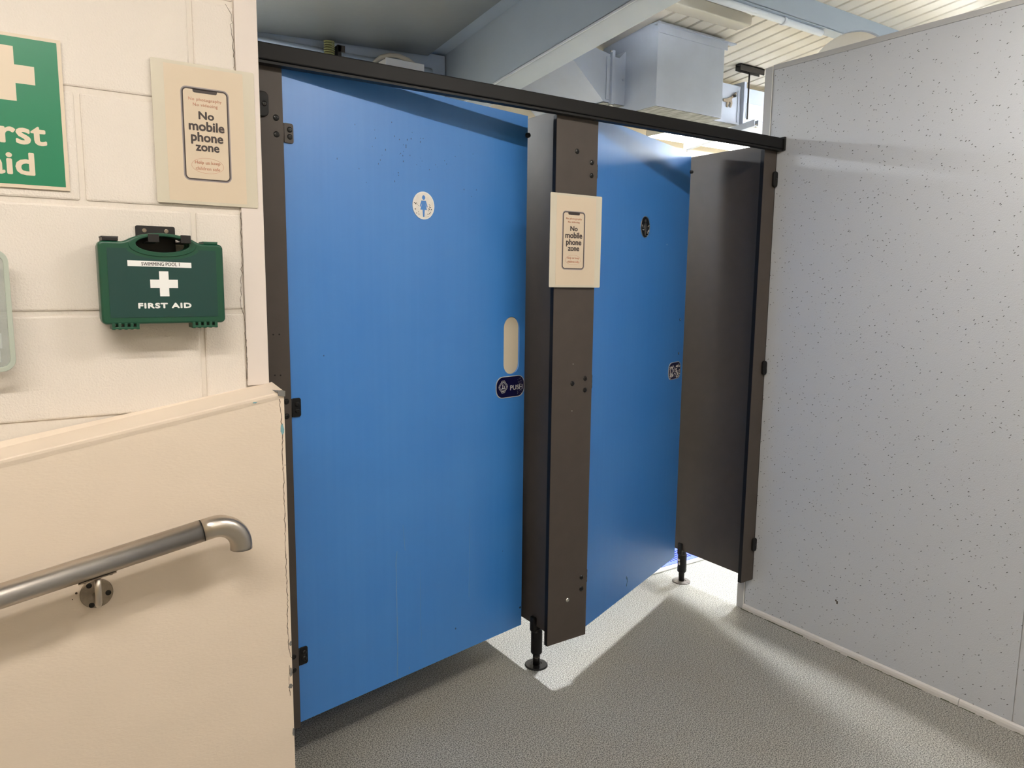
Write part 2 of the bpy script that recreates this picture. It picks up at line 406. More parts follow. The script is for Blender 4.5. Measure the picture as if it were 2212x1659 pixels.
# capping: slightly proud rounded strip
mb = MB()
sec = lambda x: [(-.2434, zf(x)-.016), (-.2450, zf(x)-.007), (-.2448, zf(x)-.0015), (-.242, zf(x)+.0008), (-.150, zb(x)), (-.150, zf(x)-.016)]
A = [(X0, y, z) for y, z in sec(X0)]; B = [(XE, y, z) for y, z in sec(XE)]
mb.poly(A+B, [tuple(range(6)), tuple(range(11, 5, -1))]+[(i, 6+i, 6+(i+1) % 6, (i+1) % 6) for i in range(6)])
bmesh.ops.recalc_face_normals(mb.bm, faces=mb.bm.faces[:])
mb.build('capping', M_lower, wd)
MB().shape([[(-2.106, 1.153), (-2.0905, 1.150), (-2.0900, 1.163), (-2.098, 1.166), (-2.108, 1.165)]], -.2465, .0015).build('edge_bead', M_greychip, wd, label='bare grey metal bead at worn corner')
MB().box(-2.110, -2.0915, -.246, -.152, 1.1606, 1.1632).build('worn_edge', M_greychip, wd, label='chipped grey top corner')
crk = [(-2.103, 1.160), (-2.103, 1.130), (-2.099, 1.108), (-2.101, 1.090), (-2.097, 1.066), (-2.100, 1.036), (-2.100, 1.006), (-2.098, .966), (-2.100, .906), (-2.099, .845), (-2.099, .765), (-2.0985, .683), (-2.100, .590), (-2.099, .532), (-2.096, .503), (-2.092, .497)]
mb = MB(); ribbon(mb, jag(crk, .007, .0018), .0011, -.2431)
ribbon(mb, jag([(-2.099, .48), (-2.101, .44), (-2.099, .40)], .008, .0012), .0009, -.2431)
mb.build('crack', M_crack, wd)
def blob(mb, cx, cz, a, b, y, n=11):
    mb.shape([[(cx+a*random.uniform(.6, 1.1)*math.cos(2*math.pi*k/n), cz+b*random.uniform(.6, 1.1)*math.sin(2*math.pi*k/n)) for k in range(n)]], y, .0006)
mb = MB(); blob(mb, -2.0985, 1.072, .0045, .017, -.2431); blob(mb, -2.160, 1.141, .006, .0016, -.2462); mb.build('paint_chip', M_chip, wd, label='teal undercoat showing')
mb = MB()
for cx, cz, a, b in ((-2.0945, .535, .003, .008), (-2.0955, .46, .003, .016), (-2.0975, .425, .006, .007), (-2.094, .30, .003, .012), (-2.0945, .985, .001, .002)): blob(mb, cx, cz, a, b, -.2431)
mb.build('paint_chip', M_greychip, wd, label='grey undercoat showing')

# ---- speckled laminate wall on the right, in panels with trims
wr = sname('wall_right')
ZT = 2.29
for ya, yb in ((-4.9, -2.2595), (-2.2565, -1.0305), (-1.0275, .0385)):
    MB().box(0, .036, ya, yb, .004, ZT-.004).build('panel', M_speck, wr)
MB().box(.004, .034, -4.9, .04, 0, ZT-.01).build('core', M_trimgrey, wr)
t2 = sname('trim_2')
MB().box(-.003, .040, .0405, .0790, .0, ZT, .0015).build('end_channel', M_trimgrey, t2)
MB().box(-.0035, -.0028, .0395, .0425, .0, ZT).build('channel_lip', M_whitestep, t2)
MB().box(-.003, .040, -4.9, .0395, ZT-.016, ZT+.004, .0015).build('top_channel', M_trimgrey, t2)
b1 = sname('baseboard_right')
for ya, yb in ((-4.9, -.869), (-.867, .040)):
    MB().prism([(-.001, 0), (-.011, 0), (-.0105, .012), (-.008, .020), (-.001, .025)], 1, ya, yb).build('skirting_strip', M_base, b1)
mb = MB()
for k in range(60):
    yy = -random.random()*1.5+.03
    mb.box(-.0135+random.uniform(0, .0015), -.010, yy, yy+random.uniform(.01, .05), 0, random.uniform(.0008, .003))
mb.build('grime_line', M_dirt, b1, kind='stuff')
mb = MB()
mb.box(-.0006, 0, -.399, -.393, .187, .199); mb.box(-.0006, 0, -.3935, -.388, .196, .203); mb.box(-.0006, 0, -.250, -.236, .2255, .227)
mb.build('scuff', M_crack, wr)

# ================================================================== CUBICLE FRONT
bolt_me = None
def bolt(parent, x, y, z, r=.0085, m=None, off=(0, 0, 0), tilt=0):
    """round security bolt facing -y"""
    global bolt_me
    if bolt_me is None:
        q = MB(); q._lathe(Vector((0, 0, 0)), Vector((0, -1, 0)), [(0, 1.0), (.18, 1.0), (.42, .82), (.55, .5), (.56, .22), (.30, .2)], 18)
        o = q.build('bolt', M_bolt); bolt_me = o.data
        bpy.data.objects.remove(o)
    o = bpy.data.objects.new('bolt', bolt_me); COL.objects.link(o); o.parent = parent
    o.location = (x-off[0], y-off[1], z-off[2]); o.scale = (r, r*.8, r)
    return o

ZR0, ZR1 = 1.955, 2.000
hr = thing('head_rail', 'long black metal head rail across the top of both cubicles', 'rail', (-1.05, -.015, ZR0))
O = hr.location.copy()
MB().box(-2.0985, -.0005, -.034, .0, ZR0+.004, ZR1, .003).build('rail_profile', M_rail, hr, O)
MB().box(-2.0985, -.002, -.028, -.002, ZR0-.003, ZR0+.006).build('underside_channel', M_black, hr, O)
MB().box(-.0105, -.0002, -.038, .004, ZR0-.002, ZR1+.005, .001).build('end_plate', M_black, hr, O)

def pilaster(x0, x1, label, name='pilaster'):
    t = thing(name, label, 'pilaster', ((x0+x1)/2, .009, .15))
    MB().box(x0, x1, .0012, .018, .150, ZR0-.002).build('core', M_black, t, t.location)
    MB().box(x0+.0005, x1-.0005, 0, .0014, .1505, ZR0-.002).build('laminate_face', M_graph, t, t.location)
    return t
pl = pilaster(-2.0975, -1.998, 'narrow dark pilaster against the white wall end, carrying black door hinges')
for x, z in ((-2.016, 1.830), (-2.016, 1.789), (-2.012, 1.097), (-2.012, 1.057), (-2.013, .369), (-2.013, .329)): bolt(pl, x, 0, z, .0078, off=pl.location)
br = MB().shape([rrect(-2.097, -2.036, 1.828, 1.889, .013)], 0, .009, .002).build('bracket', M_black, pl, pl.location)
bolt(br, -2.047, -.009, 1.859, .0065, off=pl.location)
for x, z in ((-2.041, 1.278), (-2.025, 1.278), (-2.040, 1.170), (-2.025, 1.169)): MB().cyl((x, .0005, z), (x, -.0006, z), .0022, 10).build('screw_hole', M_black, pl, pl.location)

pm = pilaster(-1.118, -.944, 'wide dark brown-grey pilaster between the two blue doors')
for x, z in ((-1.032, 1.848), (-.969, 1.818), (-.968, 1.776), (-1.031, 1.080), (-.975, 1.094), (-.975, 1.054), (-.969, .373), (-.969, .330)): bolt(pm, x, 0, z, .0085, off=pm.location)
o = bolt(pm, -1.031, 0, .302, .008, off=pm.location); o.data = o.data.copy(); o.data.materials[0] = M_chrome; o['label'] = 'bare chromed bolt head'
for x, z in ((-1.030, 1.147), (-1.030, .985)): MB().cyl((x, .0005, z), (x, -.0006, z), .0012, 8).build('screw_hole', M_silver, pm, pm.location)

pr = pilaster(-.080, -.006, 'slim dark pilaster fixed to the speckled grey wall')
MB().box(-.0055, -.0002, .002, .016, .15, ZR0).build('wall_gap_strip', M_black, pr, pr.location)
for z0, z1 in ((1.812, 1.874), (1.049, 1.107), (.283, .341)):
    b = MB().shape([rrect(-.026, .0-.0005, z0, z1, .0105)], 0, .010, .002).build('bracket', M_black, pr, pr.location)
    bolt(b, -.009, -.010, (z0+z1)/2, .005, off=pr.location)

# dividers with adjustable feet
def divider(x, label, fx, fy, worn):
    t = thing('cubicle_divider', label, 'partition', (x, .8, 0)); O = t.location
    MB().box(x-.0095, x+.0095, .0195, 1.55, .160, 1.985, .001).build('panel', M_graph, t, O)
    L = MB()
    L.tube([(fx, fy, .003), (fx, fy, .052)], .0135, 20)
    L._lathe(Vector((fx, fy, .048)), Vector((0, 0, 1)), [(0, .018), (.005, .0215), (.088, .0215), (.092, .019), (.098, .017)], 24)
    L.box(fx-.026, fx-.0095 if fx <= x else fx-.011, fy-.014, fy+.012, .138, .196, .005)
    L.box(fx-.013, fx+.013, fy-.011, fy+.011, .130, .1595, .003)
    lg = L.build('leg', M_black, t, O)
    MB()._lathe(Vector((fx, fy, 0)), Vector((0, 0, 1)), [(0, .043), (.003, .043), (.0055, .040), (.006, .022), (.0045, .0205), (.0045, .012)], 30).build('base_plate', M_black if not worn else mat('chipped_base_plate', lin(96, 90, 86), .5, metal=.3, noise=.6, nscale=60), lg, None).location = -O
    q = MB()
    if worn:
        for a, b, c, d in ((-.004, .010, .106, .116), (-.006, .002, .088, .100)):
            q.prism([(fx-.0222, fy+a, ) [0:2], (fx-.0215, fy+b), (fx-.017, fy+b-.004), (fx-.0175, fy+a)], 2, c, d)
        q.build('paint_chip', M_silver, lg, None, label='bare metal where paint has chipped').location = -O
    else:
        q.tube([(fx+.0135*math.cos(a*.3), fy+.0135*math.sin(a*.3), .034) for a in range(22)], .0008, 6)
        q.build('lock_ring', M_flange, lg, None).location = -O
    return t
divider(-1.060, 'dark divider panel behind the wide middle pilaster, on a clean black foot', -1.060, .142, False)
divider(-.012, 'dark divider panel on far side of second cubicle, on a chipped foot', -.006, .405, True)

t = thing('cubicle_light_blocker', 'unseen dark panel added behind the first cubicle to block lamp light', 'partition', (-1.58, 1.57, 0))  # unseen; added to keep the rear lamp's light off the cubicle floor
MB().box(-2.0985, -1.0705, 1.552, 1.571, .10, 1.985, .001).build('panel', M_graph, t, t.location)
for x in (-1.98, -1.20): MB()._lathe(Vector((x, 1.5615, 0)), Vector((0, 0, 1)), [(0, .043), (.004, .043), (.006, .014), (.10, .014)], 20).build('leg', M_black, t, t.location)

# ---- doors
def door(hx, hy, ang, wd_, label, hole, name='cubicle_door'):
    t = thing(name, label, 'door', (hx, hy, 0), ang)
    loops = [[(0, .160), (wd_, .160), (wd_, 1.979), (0, 1.979)]]
    if hole: loops.append([(x, z) for x, z in rrect(.7965, .8720, 1.103, 1.303, .0375, 10)][::-1])
    MB().shape(loops, .0195, .0195).build('door_leaf', M_blue, t)
    return t
def hinge(d, z0, z1, m, lab=None):
    h = MB().shape([rrect(-.001, .0265, z0, z1, .006)], 0, .004, .001)
    h.cyl((-.002, -.001, z0+.001), (-.002, -.001, z1-.001), .0045, 12)
    ho = h.build('hinge', m, d)
    for k in (.33, .68): bolt(ho, .0155, -.004, z0+(z1-z0)*k, .0072)
    return ho
def person_sign(d, cx, cz, face, fig, worn):
    s = MB().shape([ell(cx, cz, .0405, .0405, 40)], 0, .0018, .0005).build('toilet_sign', face, d, label='round pictogram of a woman')
    r = MB().shape([ell(cx, cz, .0412, .0412, 40), ell(cx, cz, .0385, .0385, 40)[::-1]], 0, .0021).build('rim', M_chrome if worn else M_white, s)
    f = MB()
    y = -.0018
    f.shape([ell(cx, cz+.0235, .0058, .0068, 20)], y, .0006)
    f.shape([[(cx-.0085, cz+.0145), (cx+.0085, cz+.0145), (cx+.0150, cz-.003), (cx+.0128, cz-.005), (cx+.0058, cz+.0075), (cx+.0125, cz-.0125), (cx+.0040, cz-.0125),
              (cx+.0025, cz-.0335), (cx-.0025, cz-.0335), (cx-.0040, cz-.0125), (cx-.0125, cz-.0125), (cx-.0058, cz+.0075), (cx-.0128, cz-.005), (cx-.0150, cz-.003)]], y, .0006)
    f.build('woman_figure', fig, s)
    q = MB()
    for k in range(26):
        a = random.uniform(-1.3, .25) if k % 3 else random.uniform(2.9, 4.2); rr = random.uniform(.018, .037)
        px, pz = cx+rr*math.cos(a), cz+rr*math.sin(a)
        if abs(px-cx) < .016: continue
        q.shape([ell(px, pz, random.uniform(.0006, .0028), random.uniform(.0006, .0018), 7)], y, .0004)
    q.build('wear_mark', M_dull if not worn else M_silver, s, kind='stuff')
    return s
def push_plate(d, cx, cz, worn):
    p = MB().shape([rrect(cx-.068, cx+.068, cz-.037, cz+.037, .030, 8)], 0, .0018, .0005).build('lock_plate', M_navy, d, label='dark blue push plate' if not worn else 'blue plate worn down to silver')
    MB().shape([rrect(cx-.0688, cx+.0688, cz-.0378, cz+.0378, .0305, 8), rrect(cx-.0665, cx+.0665, cz-.0355, cz+.0355, .0290, 8)[::-1]], 0, .0021).build('rim', M_trimgrey, p)
    y = -.0018
    if not worn:
        MB().text('PUSH', cx+.029, cz-.004, y, width=.060, height=.0165, bold=.008, th=.0005).build('lettering', M_trimgrey, p)
        e = MB(); ex, ez = cx-.035, cz+.002
        dia = lambda a, b, k=.32: [(ex+a*k, ez+b), (ex+a*.62, ez+b*.55), (ex+a*.9, ez+b*.33), (ex+a, ez), (ex+a*.9, ez-b*.33), (ex+a*.62, ez-b*.55), (ex+a*k, ez-b), (ex-a*k, ez-b), (ex-a*.62, ez-b*.55), (ex-a*.9, ez-b*.33), (ex-a, ez), (ex-a*.9, ez+b*.33), (ex-a*.62, ez+b*.55), (ex-a*k, ez+b)]
        for a, b in ((.0215, .0215), (.0165, .0165)):
            e.shape([dia(a, b), dia(a-.0016, b-.0016)[::-1]], y, .0004)
        for k in range(12):
            t = 2*math.pi*k/12; e.shape([ell(ex+.0185*math.cos(t), ez+.0178*math.sin(t), .0011, .0011, 8)], y, .0004)
        for pts in ([(-.0045, .008), (-.003, .0105), (-.001, .003), (-.0035, -.001)], [(.001, .0095), (.0045, .006), (.004, .0045), (.001, .0075)], [(-.0095, -.0075), (.0085, -.0075), (.0085, -.0055), (-.0095, -.0055)], [(.003, -.0055), (.007, -.0055), (.007, .003), (.002, .003), (.003, .001), (.005, .001)], [(-.006, -.0055), (.001, -.0055), (-.001, -.001), (-.003, -.001)], [(-.004, -.0145), (.004, -.0145), (.005, -.0125), (-.005, -.0125)], [(-.0075, .0125), (-.0015, .0125), (-.003, .0142), (-.006, .0142)], [(.0015, .0125), (.0075, .0125), (.006, .0142), (.003, .0142)]):
            e.shape([[(ex+a, ez+b) for a, b in pts]], y, .0004)
        e.build('emblem', M_trimgrey, p, label='small silver crest')
    q = MB()
    for k in range(150 if worn else 46):
        if worn: a, b = random.uniform(-.056, .058), random.uniform(-.030, .022 if k % 3 else .030)
        else:
            a, b = random.gauss(.052, .010), random.uniform(-.032, .028)
        if abs(a) > .060 or (not worn and a < .03): continue
        if worn and abs(a+.008) < .006: continue
        r1 = random.uniform(.0008, .0048 if worn else .0014)
        q.shape([[(cx+a+r1*random.uniform(.5, 1.2)*math.cos(t*.9), cz+b+r1*random.uniform(.5, 1.2)*math.sin(t*.9)) for t in range(7)]], y, .0004)
    q.build('wear_mark', M_silver if worn else M_trimgrey, p, kind='stuff')
    return p

d1 = door(-1.995, .010, .182, .900, 'wide blue cubicle door with oval cream pull recess and dark PUSH plate', True)
MB().shape([rrect(.7970, .8715, 1.1035, 1.3025, .0370, 10)], .010, .006, .002).build('pull_recess', mat('cream_pull_insert', lin(206, 194, 172), .45), d1, label='cream oval pull recess')
hinge(d1, 1.772, 1.822, M_graph); hinge(d1, 1.051, 1.103, M_black); hinge(d1, .334, .386, M_black)
person_sign(d1, .4525, 1.648, M_silver, M_blue, False)
push_plate(d1, .829, 1.060, False)
def buffer(d, u, z, r): MB().tube([(u, .004, z), (u, -.004, z), (u, -.010, z), (u, -.0125, z)], [r, r, r*.9, r*.45], 16).build('door_buffer', M_plasblack, d)
buffer(d1, .897, 1.915, .0085)
MB().cyl((.8995, .012, .352), (.906, .012, .352), .006, 14).build('door_buffer', M_plasblack, d1)
MB().cyl((.893, .0002, .230), (.893, -.0008, .230), .004, 12).build('screw', M_bolt, d1)
mb = MB()
ribbon(mb, jag([(.366, .665), (.374, .58)], .02, .0008), .0016, -.0001, .0003)
ribbon(mb, jag([(.343, .585), (.338, .55), (.340, .40), (.341, .25), (.339, .168)], .03, .0008), .0028, -.0001, .0003)
ribbon(mb, jag([(.645, .66), (.643, .50), (.642, .345)], .05, .0005), .0012, -.0001, .0003)
ribbon(mb, jag([(.435, .50), (.434, .35), (.436, .25)], .05, .0005), .0012, -.0001, .0003)
ribbon(mb, [(.386, .186), (.386, .176)], .003, -.0001, .0003)
mb.build('drip_mark', mat('limescale_drip', lin(104, 140, 184), .5), d1)
mb = MB(); rnd = random.Random(3)
for k in range(46):
    u, z = rnd.gauss(.40, .13), rnd.gauss(1.80, .045)
    if not (.03 < u < .80 and 1.66 < z < 1.90): continue
    a = rnd.uniform(.0006, .0022); mb.shape([ell(u, z, a*.7, a*rnd.uniform(.8, 1.8), 7)], 0, .0003)
for u, z, a in ((.102, 1.213, .0016), (.361, 1.735, .0016), (.362, 1.728, .0012), (.582, .251, .0028), (.80, .47, .0012)): mb.shape([ell(u, z, a, a*1.3, 8)], 0, .0003)
mb.build('scuff', mat('scuff_mark', lin(58, 82, 120), .6), d1, kind='stuff')

d2 = door(-.945, .021, .381, .893, 'blue cubicle door standing further open with a worn silver plate, beside speckled wall', False)
hinge(d2, 1.772, 1.822, M_black); hinge(d2, 1.051, 1.103, M_black); hinge(d2, .334, .386, M_black)
person_sign(d2, .437, 1.639, mat('dark_sign_face', lin(42, 48, 56), .25, metal=.6, noise=.3, nscale=60), M_chrome, True)
push_plate(d2, .797, 1.044, True)
buffer(d2, .890, 1.902, .0075)
for z in (1.266, 1.117):
    s_ = MB().cyl((.839, 0, z), (.839, -.0012, z), .0058, 14).build('fixing_hole', M_navy, d2)
    MB().cyl((.840, -.0011, z+.001), (.840, -.0018, z+.001), .0022, 10).build('screw', M_silver, s_)
mb = MB(); ribbon(mb, jag([(.372, .240), (.380, .225), (.384, .215), (.378, .206), (.376, .196)], .006, .002), .004, -.0001, .0003)
ribbon(mb, jag([(.386, .232), (.382, .214)], .006, .002), .003, -.0001, .0003)
mb.build('scuff', mat('teal_scuff', lin(44, 96, 118), .6), d2)
mb = MB(); mb.shape([ell(.661, 1.582, .002, .0026, 8)], 0, .0003); mb.build('wear_mark', M_silver, d2)

# ================================================================== POSTERS AND SIGN
def poster(cx, z0, y, label, k=1.0, tilt=0.0, dx=0.0):
    t = thing('laminated_poster', label, 'poster', (cx, y, z0)); t.rotation_euler = (0, tilt, 0)
    MB().shape([rrect(-.1085, .1085, 0, .303, .004)], 0, .0012, .0003).build('laminate_sheet', M_lam, t)
    MB().shape([[(-.083, .007), (.083, .007), (.083, .296), (-.083, .296)]], -.0012, .0003).build('printed_page', M_paper, t)
    y = -.0015
    px, h0, h1 = .051*k, .153-.101*k, .153+.101*k
    R = .013
    ph = MB()
    ph.shape([rrect(dx-px, dx+px, h0, h1, R, 8), rrect(dx-px+.0028, dx+px-.0028, h0+.0028, h1-.0028, R-.0026, 8)[::-1]], y, .0003).build('phone_outline', M_print_grey, t)
    q = MB(); q.shape([rrect(dx-px+.0024, dx+px-.0024, h0+.0024, h1-.0024, R-.0022, 8), rrect(dx-px+.0052, dx+px-.0052, h0+.0052, h1-.0052, R-.0048, 8)[::-1]], y-.0001, .0003)
    q.shape([[(dx-.026*k, h1-.004), (dx+.026*k, h1-.004), (dx+.0255*k, h1-.0095), (dx+.023*k, h1-.0118), (dx-.023*k, h1-.0118), (dx-.0255*k, h1-.0095)]], y-.0001, .0003)
    q.build('phone_screen_edge', M_print_dark, t)
    z = lambda v: .153+(v-.153)*k
    q = MB()
    q.text('No', dx+.001, z(.1945), y, width=.0315*k, height=.0158*k, bold=.03)
    q.text('mobile', dx+.001, z(.1715), y, width=.074*k, bold=.03)
    q.text('phone', dx+.001, z(.1450), y, width=.067*k, bold=.03)
    q.text('zone', dx+.001, z(.1240), y, width=.049*k, bold=.03)
    q.build('heading', M_print_dark, t)
    q = MB()
    q.text('No photography', dx, z(.2275), y, width=.070*k, bold=.002, sp=1.12)
    q.text('No videoing', dx, z(.2160), y, width=.052*k, bold=.002, sp=1.12)
    q.build('small_print', M_print_brown, t); q = MB()
    q.text('Help us keep', dx, z(.0920), y, width=.054*k, bold=.004)
    q.text('children safe', dx, z(.0800), y, width=.052*k, bold=.004)
    e0 = ell(dx, z(.0862), .0345*k, .0170*k, 48); e1 = ell(dx, z(.0862), .0339*k, .0164*k, 48)
    q.build('small_print', M_print_brown, t)
    MB().shape([e0, e1[::-1]], y, .0003).build('oval_outline', M_print_brown, t)
    return t
poster(-2.2205, 1.587, -.1545, 'laminated no mobile phone poster on cream block wall, above the green case')
poster(-1.0385, 1.406, -.0105, 'laminated no mobile phone poster stuck on the dark middle pilaster', .94, .002, -.011)

t = thing('first_aid_sign', 'green first aid sign with cream cross on the block wall', 'sign', (-2.593, -.152, 1.745)); O = t.location
MB().shape([[(-2.693, 1.598), (-2.493, 1.598), (-2.493, 1.893), (-2.693, 1.893)]], -.1515, .003).build('sign_plate', M_signcream, t, O)
MB().shape([[(-2.686, 1.605), (-2.500, 1.605), (-2.500, 1.8865), (-2.686, 1.8865)]], -.1545, .0003).build('green_field', M_signgreen, t, O)
a, b = .0185, .0515; cx, cz = -2.5925, 1.817
MB().shape([[(cx-a, cz+b), (cx+a, cz+b), (cx+a, cz+.0175), (cx+b, cz+.0175), (cx+b, cz-.0175), (cx+a, cz-.0175), (cx+a, cz-b), (cx-a, cz-b), (cx-a, cz-.0175), (cx-b, cz-.0175), (cx-b, cz+.0175), (cx-a, cz+.0175)]], -.1548, .0003).build('cross', M_signcream, t, O)
q = MB(); q.text('First', -2.5925, 1.7060, -.1548, width=.126, height=.043, bold=.022, th=.0003); q.text('aid', -2.5925, 1.6455, -.1548, width=.078, height=.042, bold=.022, th=.0003)
q.build('lettering', M_signcream, t, O)

# ================================================================== FIRST AID BOX ON ITS BRACKET
t = thing('wall_bracket', 'small black metal hook plate holding the green box', 'bracket', (-2.335, -.15, 1.507)); O = t.location
MB().shape([rrect(-2.3755, -2.2960, 1.4700, 1.5350, .004)], -.1515, .0035, .0006).build('back_plate', M_plasblack, t, O)
hk = MB()
for xa, xb in ((-2.3635, -2.3420), (-2.3000, -2.2795)):
    hk.box(xa, xb, -.2345, -.150, 1.4965, 1.4990); hk.box(xa, xb, -.2365, -.2335, 1.4965, 1.5135, .001)
hk.build('hook', M_plasblack, t, O)
for x in (-2.358, -2.314):
    s = MB()._lathe(Vector((x, -.155, 1.5245)), Vector((0, -1, 0)), [(0, .0045), (.0012, .0045), (.0014, .0036), (.0006, .0030)], 16).build('screw', M_flange, t, O)

t = thing('first_aid_box', 'dark green plastic first aid case hanging on the block wall', 'first aid box', (-2.334, -.155, 1.32)); O = t.location
xl, xr, zb0, zt0 = -2.4565, -2.2115, 1.3250, 1.4970
def boxoutline(g=0.0):
    top = []
    p = rrect(xl+g, xr-g, zb0+g, zt0-g, .010)
    out = []
    # bottom-left round to top-right, then the handle hump
    hump = [(-2.2560, zt0-g), (-2.2640, 1.4995-g), (-2.2760, 1.5060-g), (-2.2950, 1.5125-g), (-2.3150, 1.5158-g), (-2.3350, 1.5168-g), (-2.3550, 1.5158-g), (-2.3740, 1.5125-g), (-2.3920, 1.5060-g), (-2.4040, 1.4995-g), (-2.4120, zt0-g)]
    n = 7
    return p[:n]+hump+p[n:]
hole = lambda g=0.0: ell(-2.3335, 1.4930, .0520+g, .0165+g, 32)[::-1]
MB().shape([boxoutline(.002), hole(.002)], -.1565, .030, .003).build('case_back', M_boxgreen, t, O)
lid = MB().shape([boxoutline(), hole()], -.1870, .037, .005).build('lid', M_boxgreen, t, O)
pan = [(xl+.016, zb0+.014), (xr-.016, zb0+.014), (xr-.016, zt0-.014), (-2.2650, zt0-.014)]+[(-2.3335+.0765*math.cos(math.radians(a)), 1.4930-.0020+.0300*math.sin(math.radians(a))) for a in range(-22, -160, -8)]+[(-2.4020, zt0-.014), (xl+.016, zt0-.014)]
pnl = MB().shape([pan], -.2238, .0012).build('lid_panel', M_boxpanel, t, O)
MB().shape([ell(-2.3335, 1.4905, .0660, .0235, 36), hole(.0005)], -.2235, .0022, .001).build('handle_surround', M_boxgreen, t, O)
MB().shape([[(-2.4035, 1.4465), (-2.2790, 1.4445), (-2.2790, 1.4555), (-2.4035, 1.4585)]], -.2250, .0003).build('label_strip', M_white, t, O)
MB().text('SWIMMING POOL 1', -2.3400, 1.4515, -.2253, width=.0745, height=.0072, bold=.014, th=.0003).build('label_lettering', M_print_dark, t, O)
cx, cz, a, b, c = -2.3350, 1.4100, .0092, .0265, .0272
MB().shape([[(cx-a, cz+b), (cx+a, cz+b), (cx+a, cz+.0088), (cx+c, cz+.0088), (cx+c, cz-.0088), (cx+a, cz-.0088), (cx+a, cz-b), (cx-a, cz-b), (cx-a, cz-.0088), (cx-c, cz-.0088), (cx-c, cz+.0088), (cx-a, cz+.0088)]], -.2250, .0003).build('cross', M_white, t, O)
MB().text('FIRST AID', -2.3350, 1.3637, -.2250, width=.1035, height=.0102, bold=.04, th=.0003, sp=1.12).build('lettering', M_white, t, O)
for xa, xb in ((-2.4385, -2.3870), (-2.2815, -2.2290)):
    q = MB(); q.box(xa, xb, -.222, -.180, 1.3165, 1.3195, .0006); q.box(xa, xb, -.2245, -.2215, 1.3150, 1.3190, .0006)
    for k in range(5): x = xa+(xb-xa-.006)*k/4; q.box(x, x+.006, -.2240, -.180, 1.3140, 1.3275, .0008)
    q.build('hinge', M_boxgreen, t, O)
q = MB(); q.box(-2.4475, -2.4180, -.2235, -.17, 1.4975, 1.5050, .0012); q.box(-2.4495, -2.4170, -.2205, -.18, 1.5040, 1.5068, .0012); q.build('clip', M_plasblack, t, O, label='black clip')
q = MB(); q.box(-2.2510, -2.2220, -.2225, -.17, 1.4965, 1.5015, .0012); q.box(-2.2530, -2.2210, -.2195, -.18, 1.5005, 1.5025, .0008); q.build('clip', M_boxgreen, t, O)

# ---- clear case at the picture's left edge
t = thing('plastic_case', 'clear plastic organiser case with rounded corners on the block wall', 'case', (-2.76, -.15, 1.235)); O = t.location
MB().shape([rrect(-2.915, -2.6115, 1.2370, 1.4720, .022)], -.1515, .046, .004).build('case_body', M_clear, t, O)
MB().shape([rrect(-2.917, -2.6095, 1.2350, 1.4740, .024), rrect(-2.908, -2.6185, 1.2440, 1.4650, .017)[::-1]], -.1955, .006, .001).build('lid_rim', mat('grey_green_rim', lin(176, 184, 172), .35), t, O)
MB().shape([rrect(-2.909, -2.6175, 1.2430, 1.4660, .018)], -.1980, .0015).build('lid', M_clear, t, O)
for i, (x0, z0, w_, h_, an) in enumerate(((-2.690, 1.365, .055, .030, .35), (-2.690, 1.322, .060, .034, .3), (-2.700, 1.280, .070, .030, 0), (-2.705, 1.249, .072, .026, .05))):
    c_, s_ = math.cos(an), math.sin(an)
    q = [(x0+a*c_-b*s_, z0+a*s_+b*c_) for a, b in ((0, 0), (w_, 0), (w_, h_), (0, h_))]
    o = MB().shape([q], -.1800, .006, .001).build('sachet', M_packet)
    tag(o, ['tilted white sachet, topmost inside the clear case', 'tilted white sachet, second from top inside the clear case', 'flat white sachet, third from top inside the clear case', 'flat white sachet at the bottom of the clear case'][i], 'sachet', 'white sachets in the clear case')

# ================================================================== HANDRAIL
t = thing('handrail', 'brushed steel handrail sloping up along the beige lower wall', 'handrail', (-2.50, -.245, .76)); O = t.location
YH = -.322; HS = .172
def hz(x): return .822+HS*(x+2.663)
MB().tube([(-4.6, YH, hz(-4.6)), (-2.302, YH, hz(-2.302))], .0238, 40).build('rail_tube', M_steel, t, O)
ang0 = math.atan(HS); R = .050
sx = -2.2795; pth = [(-2.3012, YH, hz(-2.3012)), (sx, YH, hz(sx))]
cx, cz = sx+R*math.sin(ang0), hz(sx)-R*math.cos(ang0)
for k in range(1, 17):
    a = math.pi/2+ang0-(math.pi/2+ang0)*k/16
    pth.append((cx+R*math.cos(a), YH, cz+R*math.sin(a)))
pth.append((cx+R, YH, cz-.010))
MB().tube(pth, .0236, 36, caps=True).build('end_elbow', M_steel, t, O)
MB().tube([(-2.3022, YH, hz(-2.3022)), (-2.3010, YH, hz(-2.3010))], .0240, 36).build('joint_seam', M_dull, t, O)
bk = MB()._lathe(Vector((-2.501, -.2435, .7615)), Vector((0, -1, 0)), [(0, .0312), (.004, .0312), (.0055, .030)], 36).build('wall_flange', M_flange, t, O)
xa = -2.503
am = MB(); am.tube([(xa, -.248, .758), (xa, -.285, .757), (xa, -.305, .759), (xa, -.318, .768), (xa, -.322, .785), (xa, -.322, hz(xa)-.0255)], .0062, 14)
am.build('arm', M_steel, bk).location = -O
s = MB(); d = .034
s.poly([(xa-d, YH-.009, hz(xa-d)-.0265), (xa+d, YH-.009, hz(xa+d)-.0265), (xa+d, YH+.009, hz(xa+d)-.0265), (xa-d, YH+.009, hz(xa-d)-.0265),
        (xa-d, YH-.009, hz(xa-d)-.0240), (xa+d, YH-.009, hz(xa+d)-.0240), (xa+d, YH+.009, hz(xa+d)-.0240), (xa-d, YH+.009, hz(xa-d)-.0240)],
       [(3, 2, 1, 0), (4, 5, 6, 7), (0, 1, 5, 4), (1, 2, 6, 5), (2, 3, 7, 6), (3, 0, 4, 7)])
